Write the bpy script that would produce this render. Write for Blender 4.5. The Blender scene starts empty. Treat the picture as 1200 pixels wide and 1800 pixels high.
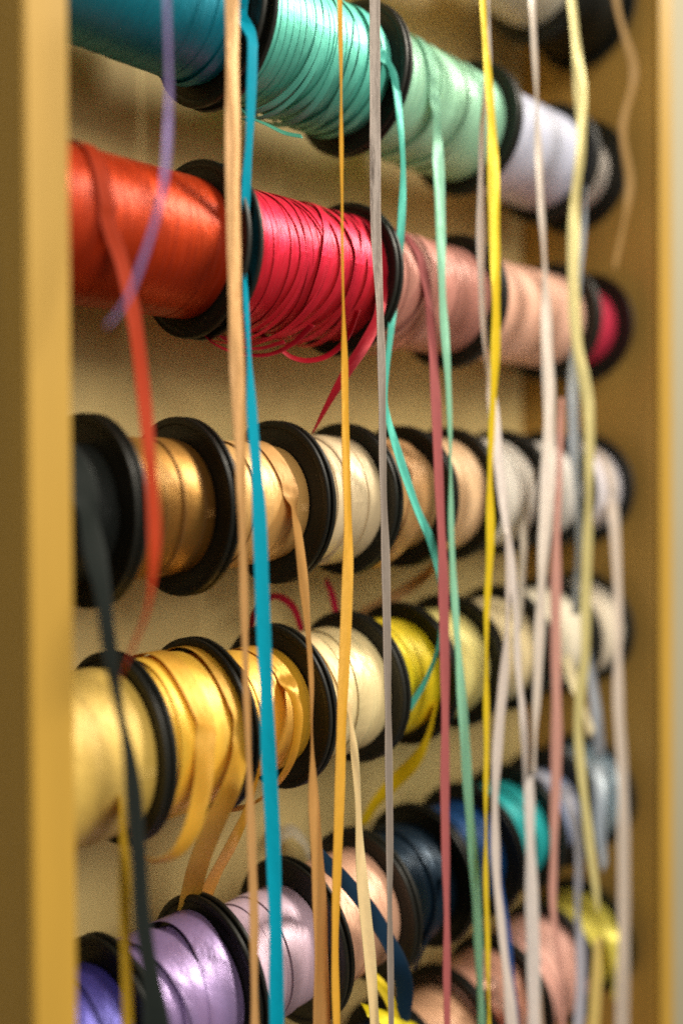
import bpy, math, random
import numpy as np
from mathutils import Vector, Matrix

# ------------------------------------------------------------------ camera, world, lamps, exposure
SC = bpy.context.scene
COL = SC.collection
ZC = 1.20                                    # camera height above the floor
F = 1634.44                                   # focal length in pixels of a 1200 px wide frame
YAW, PIT, ROL = 0.76002172, 0.01304245, -0.00600807
CY = 837.3                                   # principal point: the lens is shifted a little, as in a crop
fw = np.array([math.cos(YAW)*math.cos(PIT), math.sin(YAW)*math.cos(PIT), -math.sin(PIT)])
rt = np.array([math.sin(YAW), -math.cos(YAW), 0.0]); up = np.cross(rt, fw)
RT = rt*math.cos(ROL) + up*math.sin(ROL); UP = -rt*math.sin(ROL) + up*math.cos(ROL)

cam = bpy.data.cameras.new('camera')
cam.sensor_fit = 'HORIZONTAL'; cam.sensor_width = 24.0; cam.lens = F/1200*24.0
cam.shift_y = -(900-CY)/1200
cam.clip_start = 0.02; cam.clip_end = 50
cam.dof.use_dof = True; cam.dof.focus_distance = 0.405; cam.dof.aperture_fstop = 1.95
co = bpy.data.objects.new('camera', cam); COL.objects.link(co)
M = Matrix(((RT[0], UP[0], -fw[0], 0), (RT[1], UP[1], -fw[1], 0), (RT[2], UP[2], -fw[2], ZC), (0, 0, 0, 1)))
co.matrix_world = M
SC.camera = co

w = bpy.data.worlds.new('World'); SC.world = w; w.use_nodes = True
bg = w.node_tree.nodes['Background']
bg.inputs[0].default_value = (1.0, 0.90, 0.76, 1); bg.inputs[1].default_value = 0.13

def area(name, loc, target, size, power, color):
    l = bpy.data.lights.new(name, 'AREA'); l.shape = 'DISK'; l.size = size; l.energy = power; l.color = color
    o = bpy.data.objects.new(name, l); COL.objects.link(o); o.location = loc
    d = Vector(target) - Vector(loc); o.rotation_euler = d.to_track_quat('-Z', 'Y').to_euler()
    return o
area('ceiling_lamp', (1.75, -0.78, ZC+1.45), (0.36, 0.32, ZC), 0.62, 60, (1.0, 0.91, 0.76))
area('shop_lamp', (0.02, -1.10, ZC+0.80), (0.36, 0.32, ZC), 0.95, 24, (1.0, 0.92, 0.80))
area('room_fill', (0.45, -1.6, ZC+0.45), (0.4, 0.32, ZC-.05), 1.4, 10, (1.0, 0.95, 0.88))  # unseen soft fill, added to lighten the back panel between the rows

SC.view_settings.view_transform = 'Standard'; SC.view_settings.look = 'None'
SC.view_settings.exposure = 0.0; SC.view_settings.gamma = 1.0
SC.cycles.use_denoising = False; SC.cycles.use_adaptive_sampling = False; SC.cycles.filter_width = 1.9
SC.cycles.sample_clamp_indirect = 3.0
SC.cycles.max_bounces = 6

# ------------------------------------------------------------------ helpers
def ray(px, py): return fw + RT*(px-600)/F - UP*(py-CY)/F
def at(px, py, y):                           # the point at depth y that the photo shows at this pixel
    d = ray(px, py); p = d*y/d[1]; return np.array([p[0], p[1], p[2]+ZC])
CAMP = np.array([0, 0, ZC])

def lin(c):
    out = []
    for v in c:
        v /= 255.0; out.append(v/12.92 if v <= 0.04045 else ((v+0.055)/1.055)**2.4)
    return tuple(out)+(1.0,)

def mesh_obj(name, verts, faces, mat, parent=None, loc=None, uvs=None, smooth=True, sharp=None):
    me = bpy.data.meshes.new(name)
    v = np.asarray(verts, dtype=float)
    if loc is not None: v = v - np.asarray(loc)
    me.from_pydata(v.tolist(), [], faces)
    if smooth: me.polygons.foreach_set('use_smooth', [True]*len(me.polygons))
    if uvs is not None:
        uv = me.uv_layers.new(name='UVMap')
        li = np.zeros(len(me.loops), dtype=np.int32); me.loops.foreach_get('vertex_index', li)
        uv.data.foreach_set('uv', np.asarray(uvs, dtype=np.float32)[li].ravel())
    if sharp is not None:
        s = set(sharp); a = me.attributes.new('sharp_edge', 'BOOLEAN', 'EDGE')
        a.data.foreach_set('value', [tuple(sorted(e.vertices)) in s for e in me.edges])
    me.update(); me.materials.append(mat)
    o = bpy.data.objects.new(name, me); COL.objects.link(o)
    if parent is not None: o.parent = parent
    return o

def empty(name, loc, label, cat, group=None):
    o = bpy.data.objects.new(name, None); COL.objects.link(o); o.location = loc
    o.empty_display_size = 0.01
    o['label'] = label; o['category'] = cat
    if group: o['group'] = group
    return o

def box(name, x0, x1, y0, y1, z0, z1, mat, parent=None, loc=None, bev=0.0008):
    import bmesh
    bm = bmesh.new(); bmesh.ops.create_cube(bm, size=1)
    l = np.zeros(3) if loc is None else np.asarray(loc)
    for v in bm.verts:
        v.co = Vector(((x0+x1)/2+v.co.x*(x1-x0)-l[0], (y0+y1)/2+v.co.y*(y1-y0)-l[1], (z0+z1)/2+v.co.z*(z1-z0)-l[2]))
    bmesh.ops.bevel(bm, geom=bm.edges[:], offset=bev, segments=2, affect='EDGES')
    me = bpy.data.meshes.new(name); bm.to_mesh(me); bm.free(); me.materials.append(mat)
    o = bpy.data.objects.new(name, me); COL.objects.link(o)
    if parent is not None: o.parent = parent
    return o

def nmat(name):
    m = bpy.data.materials.new(name); m.use_nodes = True
    nt = m.node_tree; return m, nt, nt.nodes['Principled BSDF']
def nd(nt, t, **kw):
    n = nt.nodes.new(t)
    for k, v in kw.items(): setattr(n, k, v)
    return n
def math_node(nt, op, a, b=None):
    n = nd(nt, 'ShaderNodeMath', operation=op)
    for i, s in enumerate((a, b)):
        if s is None: continue
        if isinstance(s, (int, float)): n.inputs[i].default_value = s
        else: nt.links.new(s, n.inputs[i])
    return n.outputs[0]
def mixc(nt, fac, a, b):
    n = nd(nt, 'ShaderNodeMix', data_type='RGBA')
    if isinstance(fac, (int, float)): n.inputs[0].default_value = fac
    else: nt.links.new(fac, n.inputs[0])
    for i, s in ((6, a), (7, b)):
        if isinstance(s, tuple): n.inputs[i].default_value = s
        else: nt.links.new(s, n.inputs[i])
    return n.outputs[2]

# ribbon: u runs across (0..1), v along its length in centimetres
_rm = {}
def ribbon_mat(col, rough=0.34, metal=0.28, edge=0.5, matte=False, hl=None, thin=False):
    key = (tuple(col), rough, metal, edge, matte, hl, thin)
    if key in _rm: return _rm[key]
    m, nt, b = nmat('ribbon_satin')
    L = nt.links.new
    uv = nd(nt, 'ShaderNodeUVMap'); uv.uv_map = 'UVMap'
    sp = nd(nt, 'ShaderNodeSeparateXYZ'); L(uv.outputs[0], sp.inputs[0])
    u, v = sp.outputs[0], sp.outputs[1]
    d = math_node(nt, 'ABSOLUTE', math_node(nt, 'SUBTRACT', u, 0.5))
    em = math_node(nt, 'GREATER_THAN', d, 0.385)                         # selvedge
    st = math_node(nt, 'SINE', math_node(nt, 'MULTIPLY', v, 2*math.pi/(0.11 if thin else 0.085)))
    st = math_node(nt, 'ADD', math_node(nt, 'MULTIPLY', st, 0.5), 0.5)
    c = lin(col); dark = tuple(x*(1-edge) for x in c[:3])+(1,)
    lite = tuple(min(1, x*1.15+0.02) for x in c[:3])+(1,)
    edgec = mixc(nt, st, dark, lite)
    # slow drift of the dye and soft creases along the length
    cb = nd(nt, 'ShaderNodeCombineXYZ'); L(math_node(nt, 'MULTIPLY', u, 1.6), cb.inputs[0]); L(v, cb.inputs[1])
    nz = nd(nt, 'ShaderNodeTexNoise'); nz.inputs['Scale'].default_value = 1.3; nz.inputs['Detail'].default_value = 2
    L(cb.outputs[0], nz.inputs['Vector'])
    body = mixc(nt, math_node(nt, 'MULTIPLY', nz.outputs[0], 0.35), c, tuple(x*0.72 for x in c[:3])+(1,))
    fin = mixc(nt, em, body, edgec)
    L(fin, b.inputs['Base Color'])
    b.inputs['Roughness'].default_value = 0.62 if matte else rough
    b.inputs['Specular IOR Level'].default_value = 0.12 if matte else 0.22
    b.inputs['Sheen Weight'].default_value = 0.04
    b.inputs['Sheen Tint'].default_value = c
    # thread relief: fine cross ribs + grain + creases
    wv = math_node(nt, 'SINE', math_node(nt, 'MULTIPLY', v, 2*math.pi/0.055))
    g = nd(nt, 'ShaderNodeTexNoise'); g.inputs['Scale'].default_value = 1.0; g.inputs['Detail'].default_value = 3
    cg = nd(nt, 'ShaderNodeCombineXYZ'); L(math_node(nt, 'MULTIPLY', u, 14.0), cg.inputs[0]); L(math_node(nt, 'MULTIPLY', v, 26.0), cg.inputs[1])
    L(cg.outputs[0], g.inputs['Vector'])
    h = math_node(nt, 'ADD', math_node(nt, 'MULTIPLY', wv, 0.15), g.outputs[0])
    h = math_node(nt, 'ADD', h, math_node(nt, 'MULTIPLY', math_node(nt, 'MULTIPLY', em, st), 1.2))
    bp = nd(nt, 'ShaderNodeBump'); bp.inputs['Strength'].default_value = 0.30; bp.inputs['Distance'].default_value = 0.00012
    L(h, bp.inputs['Height'])
    bp2 = nd(nt, 'ShaderNodeBump'); bp2.inputs['Strength'].default_value = 0.5; bp2.inputs['Distance'].default_value = 0.0006
    L(nz.outputs[0], bp2.inputs['Height']); L(bp.outputs[0], bp2.inputs['Normal'])
    L(bp2.outputs[0], b.inputs['Normal'])
    if thin:                                   # a single thickness of cloth lets light through
        tr = nd(nt, 'ShaderNodeBsdfTranslucent'); L(fin, tr.inputs['Color'])
        m0 = nd(nt, 'ShaderNodeMixShader'); m0.inputs[0].default_value = .38
        L(b.outputs[0], m0.inputs[1]); L(tr.outputs[0], m0.inputs[2]); L(m0.outputs[0], nt.nodes['Material Output'].inputs['Surface'])
        body_out = m0.outputs[0]
    else: body_out = b.outputs[0]
    if not matte:                              # satin lustre: the floating threads reflect in the colour of the dye
        gl = nd(nt, 'ShaderNodeBsdfAnisotropic'); gl.inputs['Roughness'].default_value = rough+.04; gl.inputs['Anisotropy'].default_value = .5
        tg = nd(nt, 'ShaderNodeTangent', direction_type='UV_MAP'); tg.uv_map = 'UVMap'; L(tg.outputs[0], gl.inputs['Tangent'])
        h3 = lin(hl) if hl else tuple(min(1, x*.88+.12*max(c[:3])+.02) for x in c[:3])+(1,)
        gl.inputs['Color'].default_value = h3; L(bp2.outputs[0], gl.inputs['Normal'])
        mx = nd(nt, 'ShaderNodeMixShader'); mx.inputs[0].default_value = metal+.1
        L(body_out, mx.inputs[1]); L(gl.outputs[0], mx.inputs[2])
        L(mx.outputs[0], nt.nodes['Material Output'].inputs['Surface'])
    _rm[key] = m
    return m

def plain(name, col, rough, var=0.12, scale=(30, 30, 4), bump=0.1, spec=0.4):
    m, nt, b = nmat(name); L = nt.links.new
    tc = nd(nt, 'ShaderNodeTexCoord'); mp = nd(nt, 'ShaderNodeMapping'); mp.inputs['Scale'].default_value = scale
    L(tc.outputs['Object'], mp.inputs[0])
    nz = nd(nt, 'ShaderNodeTexNoise'); nz.inputs['Scale'].default_value = 1; nz.inputs['Detail'].default_value = 5; nz.inputs['Roughness'].default_value = .6
    L(mp.outputs[0], nz.inputs['Vector'])
    c = lin(col)
    r = nd(nt, 'ShaderNodeMapRange'); r.inputs[1].default_value = .3; r.inputs[2].default_value = .7; L(nz.outputs[0], r.inputs[0])
    L(mixc(nt, r.outputs[0], tuple(x*(1-var) for x in c[:3])+(1,), tuple(min(1, x*(1+var)) for x in c[:3])+(1,)), b.inputs['Base Color'])
    b.inputs['Roughness'].default_value = rough; b.inputs['Specular IOR Level'].default_value = spec
    bp = nd(nt, 'ShaderNodeBump'); bp.inputs['Strength'].default_value = bump; bp.inputs['Distance'].default_value = .0004
    L(nz.outputs[0], bp.inputs['Height']); L(bp.outputs[0], b.inputs['Normal'])
    return m

WOOD = plain('varnished_wood', (174, 137, 52), 0.5, 0.10, (60, 60, 5))
WOOD_IN = plain('side_wood', (180, 142, 70), 0.55, 0.16, (60, 45, 6))
BOARD = plain('back_board', (216, 192, 128), 0.6, 0.06, (16, 16, 9))
WALL = plain('painted_wall', (158, 151, 126), 0.8, 0.03, (8, 8, 8))
STEEL = plain('rod_steel', (150, 145, 135), 0.35, 0.05, (40, 40, 40))

# black moulded plastic with fine scuffs
m, nt, b = nmat('black_plastic'); L = nt.links.new
tc = nd(nt, 'ShaderNodeTexCoord')
nz = nd(nt, 'ShaderNodeTexNoise'); nz.inputs['Scale'].default_value = 420; nz.inputs['Detail'].default_value = 4
L(tc.outputs['Object'], nz.inputs['Vector'])
sc_ = nd(nt, 'ShaderNodeTexVoronoi'); sc_.inputs['Scale'].default_value = 260; L(tc.outputs['Object'], sc_.inputs['Vector'])
dust = math_node(nt, 'LESS_THAN', sc_.outputs['Distance'], 0.10)
sel = math_node(nt, 'GREATER_THAN', nz.outputs[0], 0.56)
L(mixc(nt, math_node(nt, 'MULTIPLY', dust, math_node(nt, 'MULTIPLY', sel, 0.8)), lin((26, 27, 22)), lin((104, 98, 78))), b.inputs['Base Color'])
rr = nd(nt, 'ShaderNodeMapRange'); rr.inputs[3].default_value = .38; rr.inputs[4].default_value = .58; L(nz.outputs[0], rr.inputs[0]); L(rr.outputs[0], b.inputs['Roughness'])
b.inputs['Specular IOR Level'].default_value = 0.35
BLACK = m

# ------------------------------------------------------------------ setting: wall and cabinet
YF, YB = 0.270, 0.372                        # cabinet front plane and face of its back board
XL0, XL1, XR0, XR1 = 0.1427, 0.1580, 0.5840, 0.6030
Z0, Z1 = ZC-0.62, ZC+0.62
wl = box('wall', -1.2, 2.6, 0.392, 0.47, ZC-1.2, ZC+1.4, WALL, bev=.001); wl['kind'] = 'structure'
base = np.array([0.3745, 0.33, Z0])
cab = empty('wooden_display_cabinet', base.tolist(), 'tall open wooden cabinet with golden edges holding the rows of ribbon spools', 'cabinet')
box('side_panel', XL0, XL1, YF, YB+.012, Z0, Z1, WOOD, cab, base)
box('side_panel', XR0, XR1, YF, YB+.012, Z0, Z1, WOOD_IN, cab, base)
box('edge_strip', XR0-.0003, XR1+.0003, YF-.0022, YF-.0002, Z0, Z1, WOOD, cab, base, .0004)
box('back_panel', XL1+.0002, XR0-.0002, YB, YB+.008, Z0, Z1, BOARD, cab, base)
box('top_panel', XL1+.0002, XR0-.0002, YF, YB-.0002, Z1-.018, Z1, WOOD, cab, base)
box('bottom_panel', XL1+.0002, XR0-.0002, YF, YB-.0002, Z0, Z0+.018, WOOD, cab, base)

# ------------------------------------------------------------------ spools
YR, RF = 0.3171, 0.0375
ROWZ = [0.3058, 0.1920, 0.0910, -0.0172, -0.1110, -0.2235, -0.3230]

def lathe(profile, n=72):                    # profile of (x, r), closed
    verts, faces = [], []
    for i in range(n):
        a = 2*math.pi*i/n
        for x, r in profile: verts.append((x, -r*math.cos(a), r*math.sin(a)))
    k = len(profile)
    for i in range(n):
        j = (i+1) % n
        for q in range(k):
            p = (q+1) % k
            faces.append((i*k+q, i*k+p, j*k+p, j*k+q))
    return verts, faces
T = 0.0011
prof = [(-T*.35, .0060), (-T*.35, .0340), (-T*.9, .0346), (-T, .0352), (-T, .0369), (-T*.6, .0374), (0, .0375), (T*.6, .0374), (T, .0369), (T, .0352), (T*.9, .0346), (T*.35, .0340), (T*.35, .0060)]
fv, ff = lathe(prof, 96)
FLANGE = bpy.data.meshes.new('flange'); FLANGE.from_pydata(fv, [], ff)
FLANGE.polygons.foreach_set('use_smooth', [True]*len(FLANGE.polygons)); FLANGE.set_sharp_from_angle(angle=math.radians(40)); FLANGE.materials.append(BLACK)

def cyl_pt(x, r, th, zc): return (x, YR - r*math.cos(th), zc + r*math.sin(th))

def section(w, t):                            # across the ribbon: offset, lift
    return [(-.5, -t), (-.495, 0), (-.25, .00003), (0, .00004), (.25, .00003), (.495, 0), (.5, -t)]

def winding(name, xa, xb, zc, R, w, pitch, mat, parent, loc, rnd, wander=.0006, lift=.0003, t=.0004, bulge=0.0, th0=0.0):
    S = 72
    span = xb-xa-w
    turns = max(1.2, span/pitch); n = int(turns*S)+1
    ph = [rnd.uniform(0, 6.28) for _ in range(8)]
    prs = [rnd.uniform(-1, 1) for _ in range(int(turns)+4)]
    V, UV, Fc, SH = [], [], [], []
    sec = section(w, t); k = len(sec); ln = 0
    for i in range(n):
        a = 2*math.pi*i/S + th0; q = i/S
        f = i/max(1, n-1); env = min(1, 6*f, 6*(1-f))
        wx = wander*(math.sin(.87*a+ph[0])+.7*math.sin(1.13*a+ph[1])+.6*math.sin(.31*a+ph[2]))*env
        j = int(q); fr = q-j; fr = fr*fr*(3-2*fr)
        pr = prs[j]*(1-fr)+prs[j+1]*fr
        xc = xa + w/2 + span*f + wx
        rr = R + bulge*(1-(2*f-1)**2) + lift*(pr + .5*math.sin(1.71*a+ph[3]) + .3*math.sin(2.3*a+ph[4]))
        sl = t*.9*(1+.5*math.sin(.6*a+ph[5]))
        for o, l in sec:
            x = min(max(xc+o*w, xa+.0002), xb-.0002)
            V.append(cyl_pt(x, rr+l-sl*o+sl*.5, a, zc)); UV.append((o+.5, ln*100))
        ln += 2*math.pi*R/S
        if i:
            for c in range(k-1):
                p = (i-1)*k+c; Fc.append((p, p+1, p+k+1, p+k))
            SH += [((i-1)*k+1, i*k+1), ((i-1)*k+5, i*k+5)]
    o = mesh_obj(name, V, Fc, mat, parent, loc, UV, sharp=SH)
    return o

def band(name, zc, R, w, x0, tilt, phase, sag, mat, parent, loc, xlim, a0=0, a1=2*math.pi, sagdir=-math.pi/2, t=.0003, extra=0.0):
    """one loose turn lying on the winding, free to sag away from it"""
    n = 80; V, UV, Fc, SH = [], [], [], []; sec = section(w, t); k = len(sec)
    for i in range(n+1):
        a = a0+(a1-a0)*i/n
        xc = x0 + tilt*math.cos(a-phase) + .3*tilt*math.cos(2*a+phase*1.7)
        s = max(0, math.cos(a-sagdir))**3
        rr = R + extra + sag*s
        for o, l in sec:
            x = min(max(xc+o*w*(1-.35*s*(sag > .002)), xlim[0]), xlim[1])
            V.append(cyl_pt(x, rr+l+.0002+o*w*.25*s*(sag > .002), a, zc)); UV.append((o+.5, a*R*100))
        if i:
            for c in range(k-1):
                p = (i-1)*k+c; Fc.append((p, p+1, p+k+1, p+k))
            SH += [((i-1)*k+1, i*k+1), ((i-1)*k+5, i*k+5)]
    o = mesh_obj(name, V, Fc, mat, parent, loc, UV, sharp=SH)
    return o

SP = {}
def spool(key, row, xa, xb, R, w, pitch, col, label, seed, wander=.0004, lift=.00012, t=.00016, bulge=0, metal=.30, rough=.34,
          gapfar=.0034, bands=(), group='ribbon spools threaded on the rods', edge=.5, hl=None):
    rnd = random.Random(seed); zc = ZC+ROWZ[row]
    loc = ((xa+xb)/2, YR, zc-RF)
    e = empty('ribbon_spool', loc, label, 'ribbon spool', group)
    for fx in (xa+.0003, xb-gapfar):
        f = bpy.data.objects.new('flange', FLANGE); COL.objects.link(f); f.parent = e
        f.location = (fx-loc[0], 0, RF); f.rotation_euler = (rnd.uniform(0, 6), 0, 0)
    a, b_ = xa+.0003+T, xb-gapfar-T
    m = ribbon_mat(col, rough, metal, edge, False, hl)
    cv, cf = lathe([(a, .0062), (a, R-.0009), (b_, R-.0009), (b_, .0062)], 48)
    cv = [(x, y+YR, z+zc) for x, y, z in cv]
    uvs = [(.5, i*.1) for i in range(len(cv))]
    o = mesh_obj('inner_winding', cv, cf, m, e, loc, uvs, smooth=False)
    winding('wound_ribbon', a, b_, zc, R, w, pitch, m, e, loc, rnd, wander, lift, t, bulge, th0=rnd.uniform(0, 6))
    for bd in bands:                          # (fraction along, tilt, phase, sag, width factor, extra)
        fx, tilt, phs, sag, wf, ex = bd[:6]
        band('loose_turn', zc, R+bulge*.6, w*wf, a+(b_-a)*fx, tilt, phs, sag, m, e, loc, (a+.0003, b_-.0003), extra=ex, sagdir=bd[6] if len(bd) > 6 else -math.pi/2)
    SP[key] = (e, np.array(loc), ribbon_mat(col, rough, metal*.6, min(edge, .3), False, hl, True), R, bulge)
    return e

# top row partly out of the picture
spool('r0a', 0, .335, .3935, .028, .008, .006, (205, 200, 190), 'ribbon spool cut off by the top edge, only the bottom of its black flange showing', 1)
spool('r0b', 0, .3945, .5210, .0290, .006, .0045, (232, 222, 196), 'cream white ribbon spool at the top right, above the pale lavender spool', 2)
spool('r0c', 0, .5220, .5790, .0330, .006, .0045, (30, 31, 26), 'black ribbon spool beside the right side panel at the very top', 3, lift=.00018)
# row of teal to white
TEAL = (10, 140, 165)
spool('r1a', 1, .1592, .2584, .0290, .0044, .0030, TEAL, 'dark turquoise ribbon spool cut off at the upper left corner', 11, wander=.00012, gapfar=.0062, t=.00009,
      bands=[(.93, .002, 1.0, .001, 1, .0004)])
spool('r1b', 1, .2584, .3445, .0290, .0044, .0036, (92, 196, 176), 'aqua ribbon spool with narrow stitched turns, second from the left in its row', 12, wander=.00012, t=.00016, bulge=.0006, edge=.85, metal=.2,
      bands=[(.45, .006, .6, .0020, 1, .0005), (.55, .007, 1.4, .0030, 1, .0008), (.64, .005, .2, .001, 1, .0009), (.72, .006, 2.0, .0016, 1, .0006), (.30, .010, .9, .0045, .9, .0004), (.80, .004, 1.2, .001, 1, .0007), (.87, .003, .1, .001, 1, .0009), (.37, .012, 1.1, .006, .7, .0005)])
spool('r1c', 1, .3445, .4400, .0300, .0050, .0037, (166, 226, 192), 'mint green ribbon spool right of the aqua one', 13, metal=.15,
      bands=[(.35, .008, 1.2, .001, 1, .0005), (.55, .006, .4, .001, 1, .0007), (.7, .007, 1.8, .001, 1, .0006)])
spool('r1d', 1, .4400, .5269, .0300, .0070, .0050, (206, 210, 232), 'pale lavender white ribbon spool right of the mint one', 14, metal=.1, wander=.0003)
spool('r1e', 1, .5269, .5677, .0250, .0070, .0050, (222, 212, 200), 'small off white ribbon spool at the right end of the turquoise and mint row', 15, metal=.1)
# row of orange to pink
spool('r2a', 2, .1592, .2462, .0293, 0.0048, .0034, (146, 38, 11), 'deep orange ribbon spool at the left end of its row', 21, wander=.0002, lift=.00008, t=.00009, metal=.2, edge=.3, hl=(206, 74, 30))
spool('r2b', 2, .2492, .3368, .0298, .0038, .0029, (182, 32, 40), 'crimson pink ribbon spool with messy loose turns', 22, wander=.0006, lift=.00018, metal=.16, hl=(250, 50, 96), edge=.45, bulge=.0006, rough=.32, t=.00016,
      bands=[(.40, .011, .5, .0050, .9, .0008), (.28, .012, .9, .0065, .6, .0006), (.50, .013, .7, .0030, 1, .0010), (.62, .010, .4, .0015, 1, .0012), (.70, .012, 1.1, .0035, 1, .0010), (.22, .008, .3, .004, .8, .0006), (.78, .009, .8, .001, 1, .0009), (.33, .012, .2, .007, .35, .0008), (.56, .007, 2.2, .001, 1, .0014), (.83, .010, 1.6, .003, 1, .0012)])
spool('r2c', 2, .3368, .4252, .0295, .0056, .0040, (206, 142, 128), 'dusty rose ribbon spool between the crimson and peach ones', 23, metal=.2, lift=.00018,
      bands=[(.25, .012, .9, .002, 1, .0006), (.35, .012, 1.2, .004, 1, .0007)])
spool('r2d', 2, .4252, .5288, .0292, .0070, .0050, (250, 196, 170), 'light peach ribbon spool right of the dusty rose one', 24, metal=.1, wander=.0003)
spool('r2e', 2, .5288, .5746, .0265, .0070, .0050, (214, 56, 84), 'coral red ribbon spool at the right end of the orange row', 25, metal=.2)
# row of black, brown, cream, white
spool('r3a', 3, .1592, .1931, .0270, .0095, .0070, (40, 44, 42), 'black ribbon spool at the left end of the brown and white row', 31, lift=0.00039)
spool('r3b', 3, .1931, .2367, .0285, .0110, .0082, (100, 66, 24), 'golden brown ribbon spool beside the black ribbon spool', 32, lift=0.00047, wander=.0008, t=0.00050, metal=.24, hl=(206, 156, 84))
spool('r3c', 3, .2367, .2902, .0268, .0100, .0075, (214, 168, 98), 'tan gold ribbon spool right of the golden brown one', 33, lift=0.00039, wander=.0008, t=0.00042, metal=.3,
      bands=[(.42, .003, 1.4, 0, 1, .0009)])
spool('r3d', 3, .2902, .3357, .0305, .0100, .0066, (222, 200, 160), 'pale beige ribbon spool in the middle row between two tan ones', 34, lift=0.00031, wander=.0008, t=0.00042, metal=.2, bands=[(.5, .003, 1, 0, 1, .0006)])
spool('r3e', 3, .3357, .3796, .0290, .0085, .0060, (222, 172, 116), 'loosely wound caramel peach ribbon spool with crossing turns', 35, lift=0.00047, wander=.0010, t=0.00050, metal=.25,
      bands=[(.4, .008, .6, .002, 1, .0009), (.6, .008, 1.9, .003, 1, .0010), (.5, .009, 1.2, .005, 1, .0008)])
spool('r3f', 3, .3796, .4201, .0312, .0100, .0072, (246, 206, 160), 'light apricot ribbon spool left of the white spools', 36, metal=.2)
spool('r3g', 3, .4201, .4710, .0308, .0080, .0058, (246, 240, 228), 'white ribbon spool with grey creases right of the light apricot one', 37, metal=.2, lift=0.00055, t=0.00050)
spool('r3h', 3, .4710, .5225, .0300, .0090, .0070, (246, 240, 232), 'white ribbon spool second from the right end in the brown and white row', 38, metal=.2)
spool('r3i', 3, .5225, .5748, .0300, .0100, .0080, (240, 234, 240), 'lilac white ribbon spool against the right side panel', 39, metal=.2)
# row of yellows and creams
spool('r4a', 4, .1592, .2050, .0325, .0110, .0082, (210, 176, 84), 'straw yellow ribbon spool at the left end of the yellow row', 41, rough=.42, lift=0.00062, wander=.0014, metal=.2)
spool('r4b', 4, .2050, .2456, .0322, .0090, .0066, (248, 194, 58), 'golden yellow ribbon spool with two wide tails curling under it', 42, lift=0.00039, wander=.0007, metal=.22, bulge=.0006, rough=.36, edge=.25, t=.0002)
spool('r4c', 4, .2456, .2906, .0275, .0095, .0070, (242, 184, 52), 'amber ribbon spool with a loose turn hanging off, right of the golden yellow one', 43, lift=0.00039, wander=.0009, t=0.00050, metal=.35,
      bands=[(.3, .003, 1.0, 0, 1, .0009)])
spool('r4d', 4, .2906, .3407, .0300, .0110, .0075, (244, 222, 164), 'glossy pale cream ribbon spool next to the amber one', 44, lift=0.00031, wander=.0009, metal=.2, rough=.28, bands=[(.55, .005, 1.2, 0, 1, .0007)])
spool('r4e', 4, .3407, .3805, .0300, .0090, .0062, (252, 224, 36), 'vivid lemon yellow ribbon spool in the yellow row', 45, lift=0.00047, wander=.0008, metal=.2)
spool('r4f', 4, .3805, .4225, .0300, .0090, .0070, (252, 238, 152), 'pale yellow ribbon spool right of the vivid lemon one', 46, metal=.2, rough=.3)
spool('r4g', 4, .4225, .4725, .0305, .0090, .0065, (236, 218, 170), 'cream ribbon spool right of the pale yellow one', 47, metal=.2)
spool('r4h', 4, .4725, .5280, .0310, .0090, .0070, (238, 228, 204), 'ivory ribbon spool second from the right end in the yellow row', 48, metal=.2)
spool('r4i', 4, .5280, .5745, .0315, .0100, .0080, (240, 228, 206), 'ivory ribbon spool against the right side panel at the end of the yellow row', 49, metal=.2)
# row of violet, lilac, navy, teal
spool('r5a', 5, .1592, .2005, .0280, .0100, .0075, (76, 70, 170), 'violet blue ribbon spool at the lower left corner', 51, metal=.4, lift=0.00062)
spool('r5b', 5, .2005, .2494, .0288, .0150, .0078, (152, 128, 180), 'lavender ribbon spool with wide overlapping turns', 52, metal=.35, lift=0.00078, wander=.0014, t=0.00118, rough=.28,
      bands=[(.35, .006, .4, .001, .9, .0022), (.68, .005, 1.4, .001, .9, .0026)])
spool('r5c', 5, .2494, .3002, .0262, .0080, .0056, (214, 186, 206), 'pale lilac ribbon spool with stitched edges right of the lavender one', 53, metal=.2, lift=0.00031, edge=.4,
      bands=[(.55, .004, 1, 0, 1, .0006)])
spool('r5d', 5, .3002, .3485, .0285, .0090, .0070, (238, 184, 152), 'peach ribbon spool crossed by a navy ribbon', 54, metal=.2)
spool('r5e', 5, .3485, .3951, .0285, .0100, .0070, (30, 50, 68), 'dark navy ribbon spool in the lower row', 55, metal=.5, lift=0.00078, wander=.0012, rough=.26,
      bands=[(.5, .007, 1, .001, 1, .0014)])
spool('r5f', 5, .3951, .4400, .0285, .0100, .0072, (14, 68, 124), 'royal blue ribbon spool between the navy and turquoise ones', 56, metal=.4, lift=0.00062)
spool('r5g', 5, .4400, .4850, .0290, .0100, .0072, (40, 176, 178), 'turquoise ribbon spool in the lower row', 57, metal=.2, lift=0.00062)
spool('r5h', 5, .4850, .5300, .0255, .0100, .0072, (156, 170, 206), 'periwinkle ribbon spool half hidden behind hanging ribbons at lower right', 58, metal=.2, lift=0.00062)
spool('r5i', 5, .5300, .5770, .0305, .0100, .0072, (158, 184, 198), 'light blue ribbon spool against the right side panel with loops hanging off', 59, metal=.2, lift=0.00078)
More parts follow.
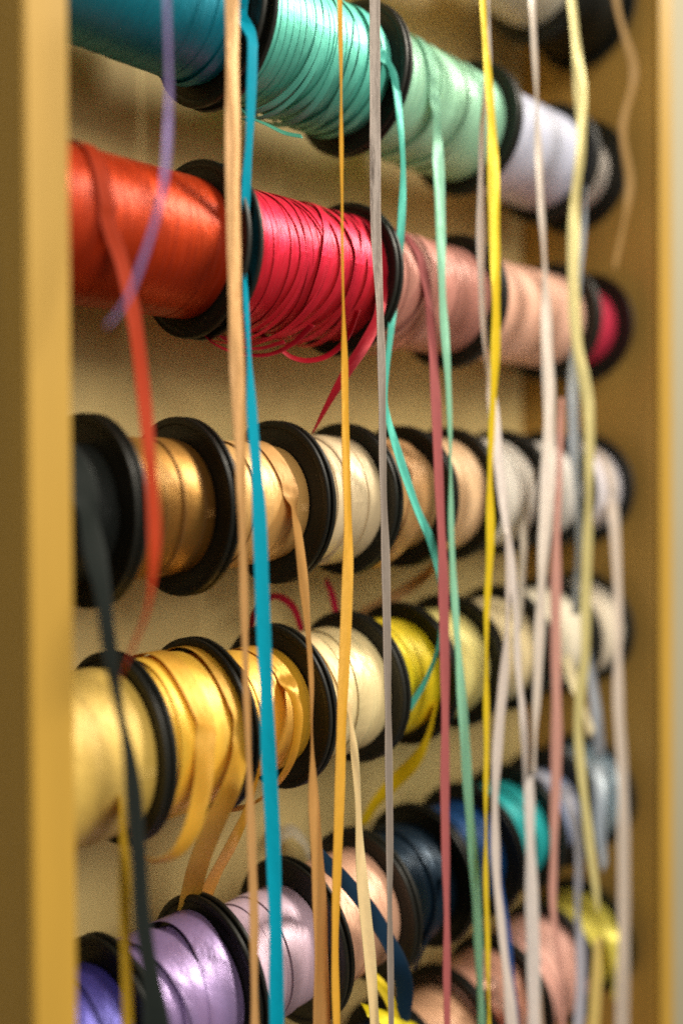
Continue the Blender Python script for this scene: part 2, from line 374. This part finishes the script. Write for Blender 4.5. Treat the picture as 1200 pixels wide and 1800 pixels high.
# bottom row, cut off by the lower edge
spool('r6a', 6, .3200, .3750, .0290, .0090, .0075, (22, 52, 84), 'navy ribbon spool at the bottom edge with yellow ribbon tangled on it', 61, metal=.3, bands=[(.5, .006, 1, 0, .6, .0012)])
spool('r6b', 6, .3750, .4200, .0280, .0080, .0056, (240, 184, 142), 'peach ribbon spool in the bottom row, left of the shiny pink spool', 62, metal=.12)
spool('r6c', 6, .4200, .4700, .0300, .0120, .0080, (232, 170, 144), 'shiny pink ribbon spool with wide folded turns in the bottom row', 63, metal=.25, lift=0.00109, rough=.26, wander=.0015)
spool('r6d', 6, .4700, .5250, .0310, .0120, .0080, (234, 178, 162), 'pink ribbon spool between the shiny pink and pale yellow ones, bottom row', 64, metal=.15, lift=0.00094)
spool('r6e', 6, .5250, .5760, .0290, .0100, .0075, (228, 214, 92), 'pale yellow ribbon spool at the right end of the bottom row', 65, metal=.15, lift=0.00078)

for i, z in enumerate(ROWZ):
    v, f = lathe([(XL1+.0005, .0001), (XL1+.0005, .0050), (XR0-.0005, .0050), (XR0-.0005, .0001)], 24)
    nm = ['through the cream and black spools at the top', 'through the turquoise and mint spools', 'through the orange and crimson spools', 'through the brown and white spools',
          'through the yellow spools', 'through the lilac and navy spools', 'through the pink spools at the bottom'][i]
    loc = ((XL1+XR0)/2, YR, ZC+z-.005)
    o = mesh_obj('spool_rod', [(x, y+YR, zz+ZC+z) for x, y, zz in v], f, STEEL, None, loc, smooth=False)
    o.location = loc; o['label'] = 'horizontal steel rod '+nm; o['category'] = 'rod'; o['group'] = 'rods across the cabinet'

# ------------------------------------------------------------------ free ribbons: tails and hanging lengths
def spline(P, per=10):
    P = np.asarray(P, float); n = len(P); out = []
    for i in range(n-1):
        p0 = P[i-1] if i else 2*P[0]-P[1]; p1, p2 = P[i], P[i+1]; p3 = P[i+2] if i+2 < n else 2*P[-1]-P[-2]
        for j in range(per):
            t = j/per
            out.append(.5*((2*p1)+(-p0+p2)*t+(2*p0-5*p1+4*p2-p3)*t*t+(-p0+3*p1-3*p2+p3)*t**3))
    out.append(P[-1]); return np.array(out)

def on_drum(key, px, py, lift=.0013):
    e, loc, m, R, bulge = SP[key][:5]; zc = loc[2]+RF; r = R+bulge+lift; y = .29
    for _ in range(6):
        p = at(px, py, y); q = max(-.98, min(.98, (p[2]-zc)/r)); th = math.asin(q); y = YR-r*math.cos(th)
    return at(px, py, y), th, r, zc

def free_ribbon(name, pts, Y, wmm, mat, parent=None, ploc=None, sign=1, thick=.00022, per=10, seed=0, cup=.06, key=None, wrap=False):
    """pts: (px, py, width px[, y]) read off the photo; the ribbon hangs at depth Y. A narrower width is a ribbon
    turned about its length, a negative one is turned the other way. wrap: starts over the top of its own spool."""
    rnd = random.Random(seed+len(pts)*7+int(pts[0][0])); w = wmm/1000
    rows, fix = [], []
    if wrap:
        p0, th, r, zc = on_drum(key, pts[0][0], pts[0][1])
        t0 = th + 1.9; n = 9
        for i in range(n):
            t = t0+(th-t0)*i/n
            rows.append([p0[0]+.0012*math.sin(i*.7), *cyl_pt(0, r, t, zc)[1:], 0]); fix.append(1.0)
        rows.append([*p0, 0]); fix.append(1.0); pts = pts[1:]
    ctl = [at(p[0], p[1], p[3] if len(p) > 3 else Y) for p in pts]
    def angles(flip):
        out = []
        for p, c in zip(pts, ctl):
            z = (c-CAMP)@fw; bl = F*.0152*abs(1/.405-1/z)*(1 if z > .405 else .5); q = min(1, max(.5*abs(p[2]), abs(p[2])-.36*bl)/(w*F/z)); out.append(math.acos(q)*flip*(-1 if p[2] < 0 else 1))
        return out
    def frame(P, T, a):
        view = (P-CAMP); view = view/np.linalg.norm(view)
        Ns = np.cross(T, view); Ns /= np.linalg.norm(Ns); Bs = np.cross(T, Ns)
        return Ns*math.cos(a)+Bs*math.sin(a)
    best = None                                # of the two ways to turn it, the one that faces into the room
    T0 = np.gradient(np.array(ctl), axis=0); T0 /= np.linalg.norm(T0, axis=1)[:, None]
    for flip in (1, -1):
        A = angles(flip)
        sc = sum(abs(np.cross(frame(P, T, a), T)@np.array([.15, -.85, .5])) for P, T, a, p in zip(ctl, T0, A, pts) if p[2] > 0)
        if best is None or sc > best[0]: best = (sc, A)
    A = best[1]
    for c, a in zip(ctl, A): rows.append([*c, a]); fix.append(0.0)
    S = spline([r_+[f_] for r_, f_ in zip([list(r_) for r_ in rows], fix)], per)
    P = S[:, :3]; AN = S[:, 3]; FX = np.clip(S[:, 4], 0, 1)
    Tn = np.gradient(P, axis=0); Tn /= np.linalg.norm(Tn, axis=1)[:, None]
    V, UV, Fc, sharp = [], [], [], []; ln = 0; prev = None
    offs = [-.5, -.25, 0, .25, .5]; k = 10
    ph = rnd.uniform(0, 6)
    for i in range(len(P)):
        W = frame(P[i], Tn[i], AN[i]+.09*math.sin(ln*70+ph)+.06*math.sin(ln*143+2*ph))
        X = np.array([1., 0, 0]); X = X-Tn[i]*(X@Tn[i]); X /= np.linalg.norm(X)
        if prev is not None and W@prev < 0: W = -W
        if FX[i] > 0:
            if W@X < 0: X = -X
            if FX[i] >= .999 and prev is not None and X@prev < 0: X = -X
            W = W*(1-FX[i])+X*FX[i]; W = W-Tn[i]*(W@Tn[i]); W /= np.linalg.norm(W)
        prev = W
        Nn = np.cross(W, Tn[i])
        if i: ln += np.linalg.norm(P[i]-P[i-1])
        cu = cup*w*(1+.5*math.sin(ln*60+ph))*(1-FX[i])
        row = []
        for o in offs: row.append(P[i]+W*o*w + Nn*(cu*(4*o*o)))
        for o in reversed(offs): row.append(P[i]+W*o*w + Nn*(cu*(4*o*o)) - Nn*thick)
        V += row; UV += [(o+.5, ln*100) for o in offs]+[(o+.5, ln*100) for o in reversed(offs)]
        if i:
            b0, b1 = (i-1)*k, i*k
            for q in range(k):
                p = (q+1) % k; Fc.append((b0+q, b0+p, b1+p, b1+q))
            for q in (0, 4, 5, 9): sharp.append((b0+q, b1+q))
    Fc.append(tuple(range(k))[::-1]); Fc.append(tuple((len(P)-1)*k+q for q in range(k)))
    V = np.array(V)
    if parent is None:
        loc = V[V[:, 2].argmin()]
        o = mesh_obj(name, V, Fc, mat, None, loc, UV, sharp=sharp); o.location = loc.tolist()
    else:
        o = mesh_obj(name, V, Fc, mat, parent, ploc, UV, sharp=sharp)
    return o

def hang(pts, Y, wmm, col, label, sign=1, matte=False, metal=.14, rough=.40, edge=.5, **kw):
    o = free_ribbon('hanging_ribbon', pts, Y, wmm, ribbon_mat(col, rough, metal, edge, matte, None, True), None, None, sign, **kw)
    o['label'] = label; o['category'] = 'ribbon'; o['group'] = 'loose ribbons hanging down in front of the spools'
    return o
def tail(key, pts, Y, wmm, name='ribbon_tail', sign=1, col=None, matte=False, metal=.12, rough=.42, edge=.3, label=None, **kw):
    e, loc, m = SP[key][:3]
    mat = m if col is None else ribbon_mat(col, rough, metal, edge, matte, None, True)
    o = free_ribbon(name, pts, Y, wmm, mat, e, loc, sign, key=key, **kw)
    if label: o['label'] = label
    return o

# hanging lengths whose spools are out of the picture
hang([(290, -60, 12), (293, 0, 12), (297, 180, 13), (290, 310, 13), (270, 400, 12), (235, 500, 13), (212, 545, 12), (186, 576, 10)], .250, 3.4, (156, 136, 196), 'thin violet ribbon curving left across the orange spool')
hang([(406, -60, 26), (408, 0, 26), (410, 300, 25), (415, 600, 25), (424, 800, 20), (428, 1000, 14), (432, 1150, 11), (438, 1300, 13), (443, 1500, 14), (448, 1650, 16), (450, 1860, 15)], .270, 6.2, (216, 168, 106), 'peach tan ribbon hanging straight from the top, left of the turquoise ribbon', edge=.25)
hang([(597, -60, 10), (598, 0, 9), (600, 200, 6), (602, 350, 3), (603, 500, 6), (606, 650, 10), (609, 800, 14), (612, 950, 17), (608, 1100, 20), (602, 1250, 19), (597, 1400, 17), (592, 1550, 15), (590, 1700, 14), (594, 1860, 9)], .266, 5.4, (240, 186, 56), 'narrow golden yellow ribbon turning edge on in front of the crimson spool')
hang([(659, -60, 18), (659, 200, 19), (661, 400, 18), (668, 550, 14), (672, 700, 12), (674, 850, 13), (678, 1000, 14), (682, 1200, 13), (684, 1400, 12), (686, 1600, 11), (688, 1860, 8)], .268, 5.0, (156, 144, 134), 'warm grey ribbon with stitched edges hanging through the middle', edge=-.7)
hang([(848, -60, 9), (850, 0, 9), (858, 120, 15), (866, 250, 21), (870, 400, 21), (872, 550, 19), (868, 700, 13), (862, 850, 15), (862, 950, 15), (857, 1080, 12), (855, 1300, 10), (855, 1500, 9), (857, 1650, 9), (862, 1860, 10)], .268, 8.5, (250, 222, 34), 'vivid yellow ribbon hanging in front of the mint and peach spools')
hang([(856, -60, 8), (860, 100, 10), (849, 230, 12), (845, 350, 16), (848, 500, 13), (855, 620, 14), (868, 730, 20), (882, 850, 20), (897, 970, 17), (906, 1070, 12), (912, 1170, 16), (925, 1300, 19), (932, 1450, 22), (936, 1600, 26), (940, 1860, 28)], .273, 9.0, (240, 230, 224), 'white ribbon crossing behind the vivid yellow one and widening downwards')
hang([(936, -60, 13), (937, 0, 13), (943, 170, 12), (952, 350, 14), (957, 450, 14), (962, 600, 22), (967, 720, 26), (962, 850, 28), (955, 1000, 22), (948, 1130, 20), (943, 1250, 15), (940, 1360, 10)], .270, 9.5, (242, 230, 218), 'off white ribbon hanging in front of the lavender white spool')
hang([(1003, -60, 16), (1005, 0, 18), (1020, 150, 24), (1023, 250, 20), (1011, 350, 24), (1009, 480, 24), (1015, 600, 26), (1035, 720, 22), (1037, 850, 20), (1033, 950, 20), (1030, 1050, 22), (1030, 1150, 24), (1020, 1230, 20), (1017, 1300, 19), (1030, 1420, 22), (1045, 1540, 16), (1052, 1600, 10)], .268, 9.5, (226, 214, 148), 'pale straw ribbon winding down in front of the right end spools')
hang([(1080, -60, 12), (1084, 0, 14), (1098, 60, 16), (1114, 130, 21), (1095, 225, 16), (1107, 320, 21), (1095, 400, 15), (1079, 475, 9)], .272, 8.0, (176, 140, 84), 'curly tan ribbon hanging beside the right side panel', matte=True)
hang([(1030, 330, 8), (1026, 420, 10), (1012, 560, 18), (1008, 680, 22), (1011, 780, 24), (1014, 850, 20), (1017, 950, 12), (1012, 1080, 16)], .274, 9.0, (196, 204, 212), 'light grey blue ribbon behind the pale straw one')
hang([(988, 700, 10), (984, 830, 14), (978, 950, 19), (978, 1150, 22), (978, 1350, 22), (975, 1480, 19), (972, 1590, 14), (985, 1700, 12), (992, 1860, 12)], .271, 8.5, (216, 164, 150), 'salmon pink ribbon hanging in front of the ivory spool', matte=True)
hang([(893, 930, 10), (893, 1050, 12), (888, 1170, 16), (877, 1300, 20), (870, 1420, 17), (874, 1540, 15), (885, 1650, 18), (905, 1860, 24)], .270, 8.5, (236, 224, 216), 'whitish ribbon swinging left in front of the cream spool')

# tails that come off spools in the picture
tail('r1a', [(424, 20, 20), (440, 62, 22, .2810), (443, 100, 18, .277), (437, 230, 13, .278), (431, 330, 16, .282), (431, 430, 12, .2880), (431, 500, 8, .284), (436, 620, 7, .276), (442, 740, 20, .273), (455, 900, 24, .271), (462, 1100, 26, .270), (470, 1300, 27, .270), (480, 1500, 26, .270), (487, 1860, 26, .270)], .27, 6.6, col=(0, 168, 196), matte=True, wrap=True)
tail('r1b', [(664, 88, 10), (680, 108, 12, .2865), (693, 140, 14, .285), (703, 220, 13, .281), (708, 300, 12, .281), (704, 400, 14, .284), (697, 480, 16, .289), (685, 590, 14, .288), (677, 680, 7, .280), (680, 730, 10, .277), (700, 800, 15, .276), (730, 890, 16, .276), (760, 960, 15, .276), (774, 1040, 8, .277), (772, 1120, 9, .277), (752, 1185, 12, .280), (722, 1238, 13, .286), (705, 1260, 13, .289)], .277, 5.2, col=(96, 210, 192), wrap=True)
tail('r1c', [(762, 158, 12), (767, 205, 17, .2855), (770, 300, 20, .281), (776, 500, 17, .278), (785, 650, 12, .276), (790, 800, 9, .275), (793, 950, 10, .275), (800, 1100, 15, .274), (815, 1280, 18, .274), (825, 1450, 20, .274), (838, 1600, 18, .274), (846, 1860, 16, .274)], .275, 7.0, col=(158, 222, 192), wrap=True)
tail('r2a', [(190, 390, 24), (215, 465, 26, .2855), (235, 560, 26, .280), (250, 680, 26, .276), (262, 800, 26, .266), (271, 920, 24, .260), (268, 1000, 16, .256), (258, 1070, 8, .256), (235, 1130, 6, .26), (212, 1190, 5, .266)], .274, 6.0, col=(184, 62, 28), matte=True, wrap=True)
tail('r2b', [(674, 500, 14), (664, 556, 18, .284), (640, 605, 20, .284), (610, 650, 19, .287), (580, 700, 11, .292), (548, 762, 5, .300)], .285, 6.0, col=(186, 24, 44), wrap=True)
tail('r2b', [(436, 1120, 9, .335), (446, 1080, 13, .335), (470, 1052, 9, .335), (495, 1050, 13, .335), (518, 1070, 14, .335), (532, 1108, 12, .335)], .335, 6.0, col=(176, 20, 50), name='ribbon_curl')
tail('r2b', [(572, 1018, 13, .335), (584, 1045, 15, .335), (592, 1080, 12, .335), (590, 1110, 10, .335)], .335, 6.0, col=(190, 20, 66), name='ribbon_curl')
tail('r2c', [(740, 455, 10), (750, 510, 15, .2860), (757, 570, 18, .281), (765, 700, 18, .276), (770, 850, 17, .273), (778, 1000, 18, .272), (780, 1150, 18, .272), (781, 1300, 17, .272), (782, 1500, 15, .272), (786, 1860, 12, .272)], .272, 6.5, col=(186, 104, 104), matte=True, wrap=True)
tail('r3a', [(146, 850, 26), (154, 905, 34, .287), (166, 980, 36, .280), (178, 1050, 30, .275), (186, 1120, 28, .272), (205, 1230, 25, .269), (228, 1350, 25, .268), (240, 1500, 27, .268), (245, 1600, 30, .268), (262, 1720, 40, .268), (282, 1860, 52, .268)], .27, 11.0, col=(36, 42, 40), matte=True, wrap=True)
tail('r3c', [(508, 850, 10), (515, 890, 14, .2885), (522, 930, 18, .284), (530, 1000, 14, .279), (538, 1100, 9, .275), (545, 1200, 8, .272), (547, 1290, 8, .271), (550, 1400, 15, .270), (555, 1500, 20, .270), (562, 1650, 27, .270), (566, 1860, 28, .270)], .27, 8.5, col=(216, 166, 96), wrap=True)
tail('r3e', [(768, 975, 14, .300), (752, 1005, 20, .310), (720, 1030, 24, .325), (680, 1055, 25, .335), (636, 1080, 22, .345)], .32, 9.0, col=(226, 184, 128))
tail('r4a', [(212, 1400, 10, .288), (220, 1500, 16, .276), (224, 1650, 19, .272), (228, 1860, 22, .270)], .272, 8.0, col=(206, 168, 44), matte=True)
tail('r4b', [(362, 1270, 30), (360, 1318, 34, .2835), (356, 1380, 34, .281), (340, 1450, 32, .280), (312, 1497, 22, .283), (275, 1514, 12, .288), (250, 1500, 12, .294), (232, 1465, 12, .300), (240, 1420, 12, .305)], .28, 8.5, cup=.02, wrap=True, col=(246, 192, 62))
tail('r4b', [(426, 1262, 26), (424, 1318, 34, .2825), (408, 1380, 36, .281), (380, 1440, 36, .290), (352, 1510, 36, .307), (336, 1570, 36, .325), (322, 1640, 34, .338)], .28, 8.8, cup=.02, wrap=True, col=(246, 192, 62))
tail('r4c', [(455, 1350, 10, .292), (437, 1420, 12, .296), (405, 1490, 20, .306), (375, 1545, 22, .322), (352, 1600, 22, .335), (340, 1640, 22, .338)], .3, 8.0)
tail('r4c', [(498, 1185, 10), (513, 1220, 15, .2875), (522, 1260, 16, .284), (515, 1320, 13, .284), (495, 1365, 11, .290), (465, 1398, 9, .298), (430, 1418, 11, .305), (395, 1424, 9, .31)], .285, 8.0, name='loose_loop', wrap=True)
tail('r4d', [(606, 1210, 6), (613, 1255, 8, .284), (621, 1320, 13, .278), (628, 1400, 14, .274), (632, 1500, 14, .272), (640, 1600, 20, .271), (650, 1700, 20, .271), (662, 1860, 18, .271)], .272, 7.0, col=(246, 222, 168), wrap=True)
tail('r4e', [(768, 1235, 9, .287), (752, 1295, 16, .292), (728, 1340, 24, .300), (695, 1375, 26, .310), (660, 1415, 20, .318), (640, 1450, 16, .325)], .3, 9.0, matte=True, col=(232, 200, 24))
tail('r5e', [(560, 1500, 16), (578, 1520, 22, .2885), (605, 1545, 24, .2865), (650, 1600, 28, .283), (688, 1665, 30, .281), (708, 1720, 34, .281), (712, 1770, 28, .284), (706, 1830, 20, .29)], .285, 8.6, col=(22, 50, 74), matte=True)
tail('r5e', [(778, 1540, 8, .287), (768, 1600, 8, .288), (752, 1650, 9, .292), (728, 1705, 10, .30)], .29, 5.0, col=(26, 46, 66))
tail('r5f', [(858, 1430, 12, .288), (868, 1500, 14, .282), (885, 1590, 14, .278), (897, 1680, 14, .276), (903, 1760, 14, .275), (908, 1860, 16, .275)], .277, 8.0, col=(30, 84, 158))
tail('r6e', [(1072, 1632, 26), (1078, 1668, 24, .284), (1083, 1715, 16, .286), (1084, 1750, 10, .289)], .286, 12, name='loose_loop', wrap=True, col=(236, 224, 100))
tail('r6e', [(1052, 1650, 16, .272), (1048, 1730, 24, .271), (1040, 1860, 28, .270)], .27, 9.0, col=(218, 196, 120), matte=True)
tail('r3i', [(1076, 880, 18), (1080, 945, 20, .281), (1085, 1100, 20, .274), (1086, 1250, 22, .271), (1094, 1400, 25, .270), (1095, 1600, 27, .270), (1092, 1860, 30, .270)], .27, 9.5, col=(222, 208, 194), matte=True, wrap=True)
tail('r3g', [(940, 830, 10, .289), (925, 920, 14, .283), (920, 1000, 14, .278), (914, 1110, 12, .276)], .28, 9, col=(206, 196, 180), matte=True)
tail('r4h', [(990, 1130, 22, .2885), (1005, 1190, 24, .283), (1024, 1240, 18, .278), (1040, 1290, 20, .276)], .28, 9, col=(226, 212, 170))
tail('r4h', [(1036, 1140, 14, .286), (1044, 1210, 22, .280), (1052, 1290, 26, .278), (1056, 1330, 24, .282)], .28, 9, col=(176, 182, 192))
tail('r5i', [(1050, 1345, 26), (1054, 1385, 26, .282), (1053, 1450, 24, .279), (1060, 1530, 16, .28)], .28, 9, name='loose_loop', wrap=True, col=(186, 198, 210))
tail('r5i', [(1083, 1340, 24), (1088, 1385, 24, .283), (1086, 1450, 18, .281)], .28, 9, name='loose_loop', wrap=True, col=(184, 202, 214))
tail('r5h', [(990, 1385, 22), (1003, 1425, 22, .281), (1016, 1500, 20, .276), (1014, 1600, 18, .275), (1020, 1700, 20, .275), (1012, 1860, 24, .274)], .276, 9, col=(186, 186, 198), matte=True, wrap=True)
tail('r6d', [(940, 1700, 16, .287), (946, 1760, 20, .283), (950, 1860, 24, .28)], .285, 10, col=(222, 196, 170))
tail('r6c', [(860, 1735, 28), (890, 1765, 30, .285), (915, 1810, 30, .283), (925, 1880, 30, .283)], .29, 12, name='loose_loop', wrap=True, col=(236, 184, 160), metal=.2, rough=.3)
tail('r6a', [(648, 1710, 16, .290), (672, 1735, 18, .287), (690, 1770, 18, .286), (700, 1820, 18, .286)], .29, 6, name='tangled_ribbon', col=(236, 210, 20), label='yellow ribbon tangled over navy ribbon')
tail('r6a', [(640, 1775, 20, .287), (690, 1795, 24, .284), (740, 1810, 20, .287)], .29, 8, name='tangled_ribbon', col=(242, 226, 30), label='yellow ribbon tangled over navy ribbon')

# slack turns hanging under the crimson and aqua spools
tail('r2b', [(352, 580, 3, .318), (378, 604, 3, .312), (420, 620, 3, .306), (470, 622, 5, .300), (512, 604, 8, .294), (548, 570, 10, .2895)], .3, 4.5, name='loose_loop', col=(168, 24, 40))
tail('r2b', [(372, 578, 3, .315), (405, 600, 4, .31), (450, 612, 5, .302), (500, 600, 7, .294)], .3, 4.5, name='loose_loop', col=(150, 22, 34))
tail('r2b', [(492, 612, 7, .304), (515, 628, 8, .300), (545, 633, 9, .296), (580, 622, 10, .2925), (610, 592, 11, .289), (628, 545, 11, .2868)], .3, 4.6, name='loose_loop', col=(186, 28, 46))
tail('r1b', [(424, 190, 3, .315), (440, 205, 3, .31), (470, 218, 3, .304), (500, 232, 4, .300), (530, 238, 5, .297)], .3, 4.2, name='loose_loop', col=(90, 176, 150))
tail('r5c', [(470, 1512, 12, .352), (486, 1474, 22, .354), (512, 1460, 24, .354), (536, 1480, 16, .352), (548, 1515, 10, .350)], .35, 9.0, name='ribbon_curl', col=(238, 228, 200))
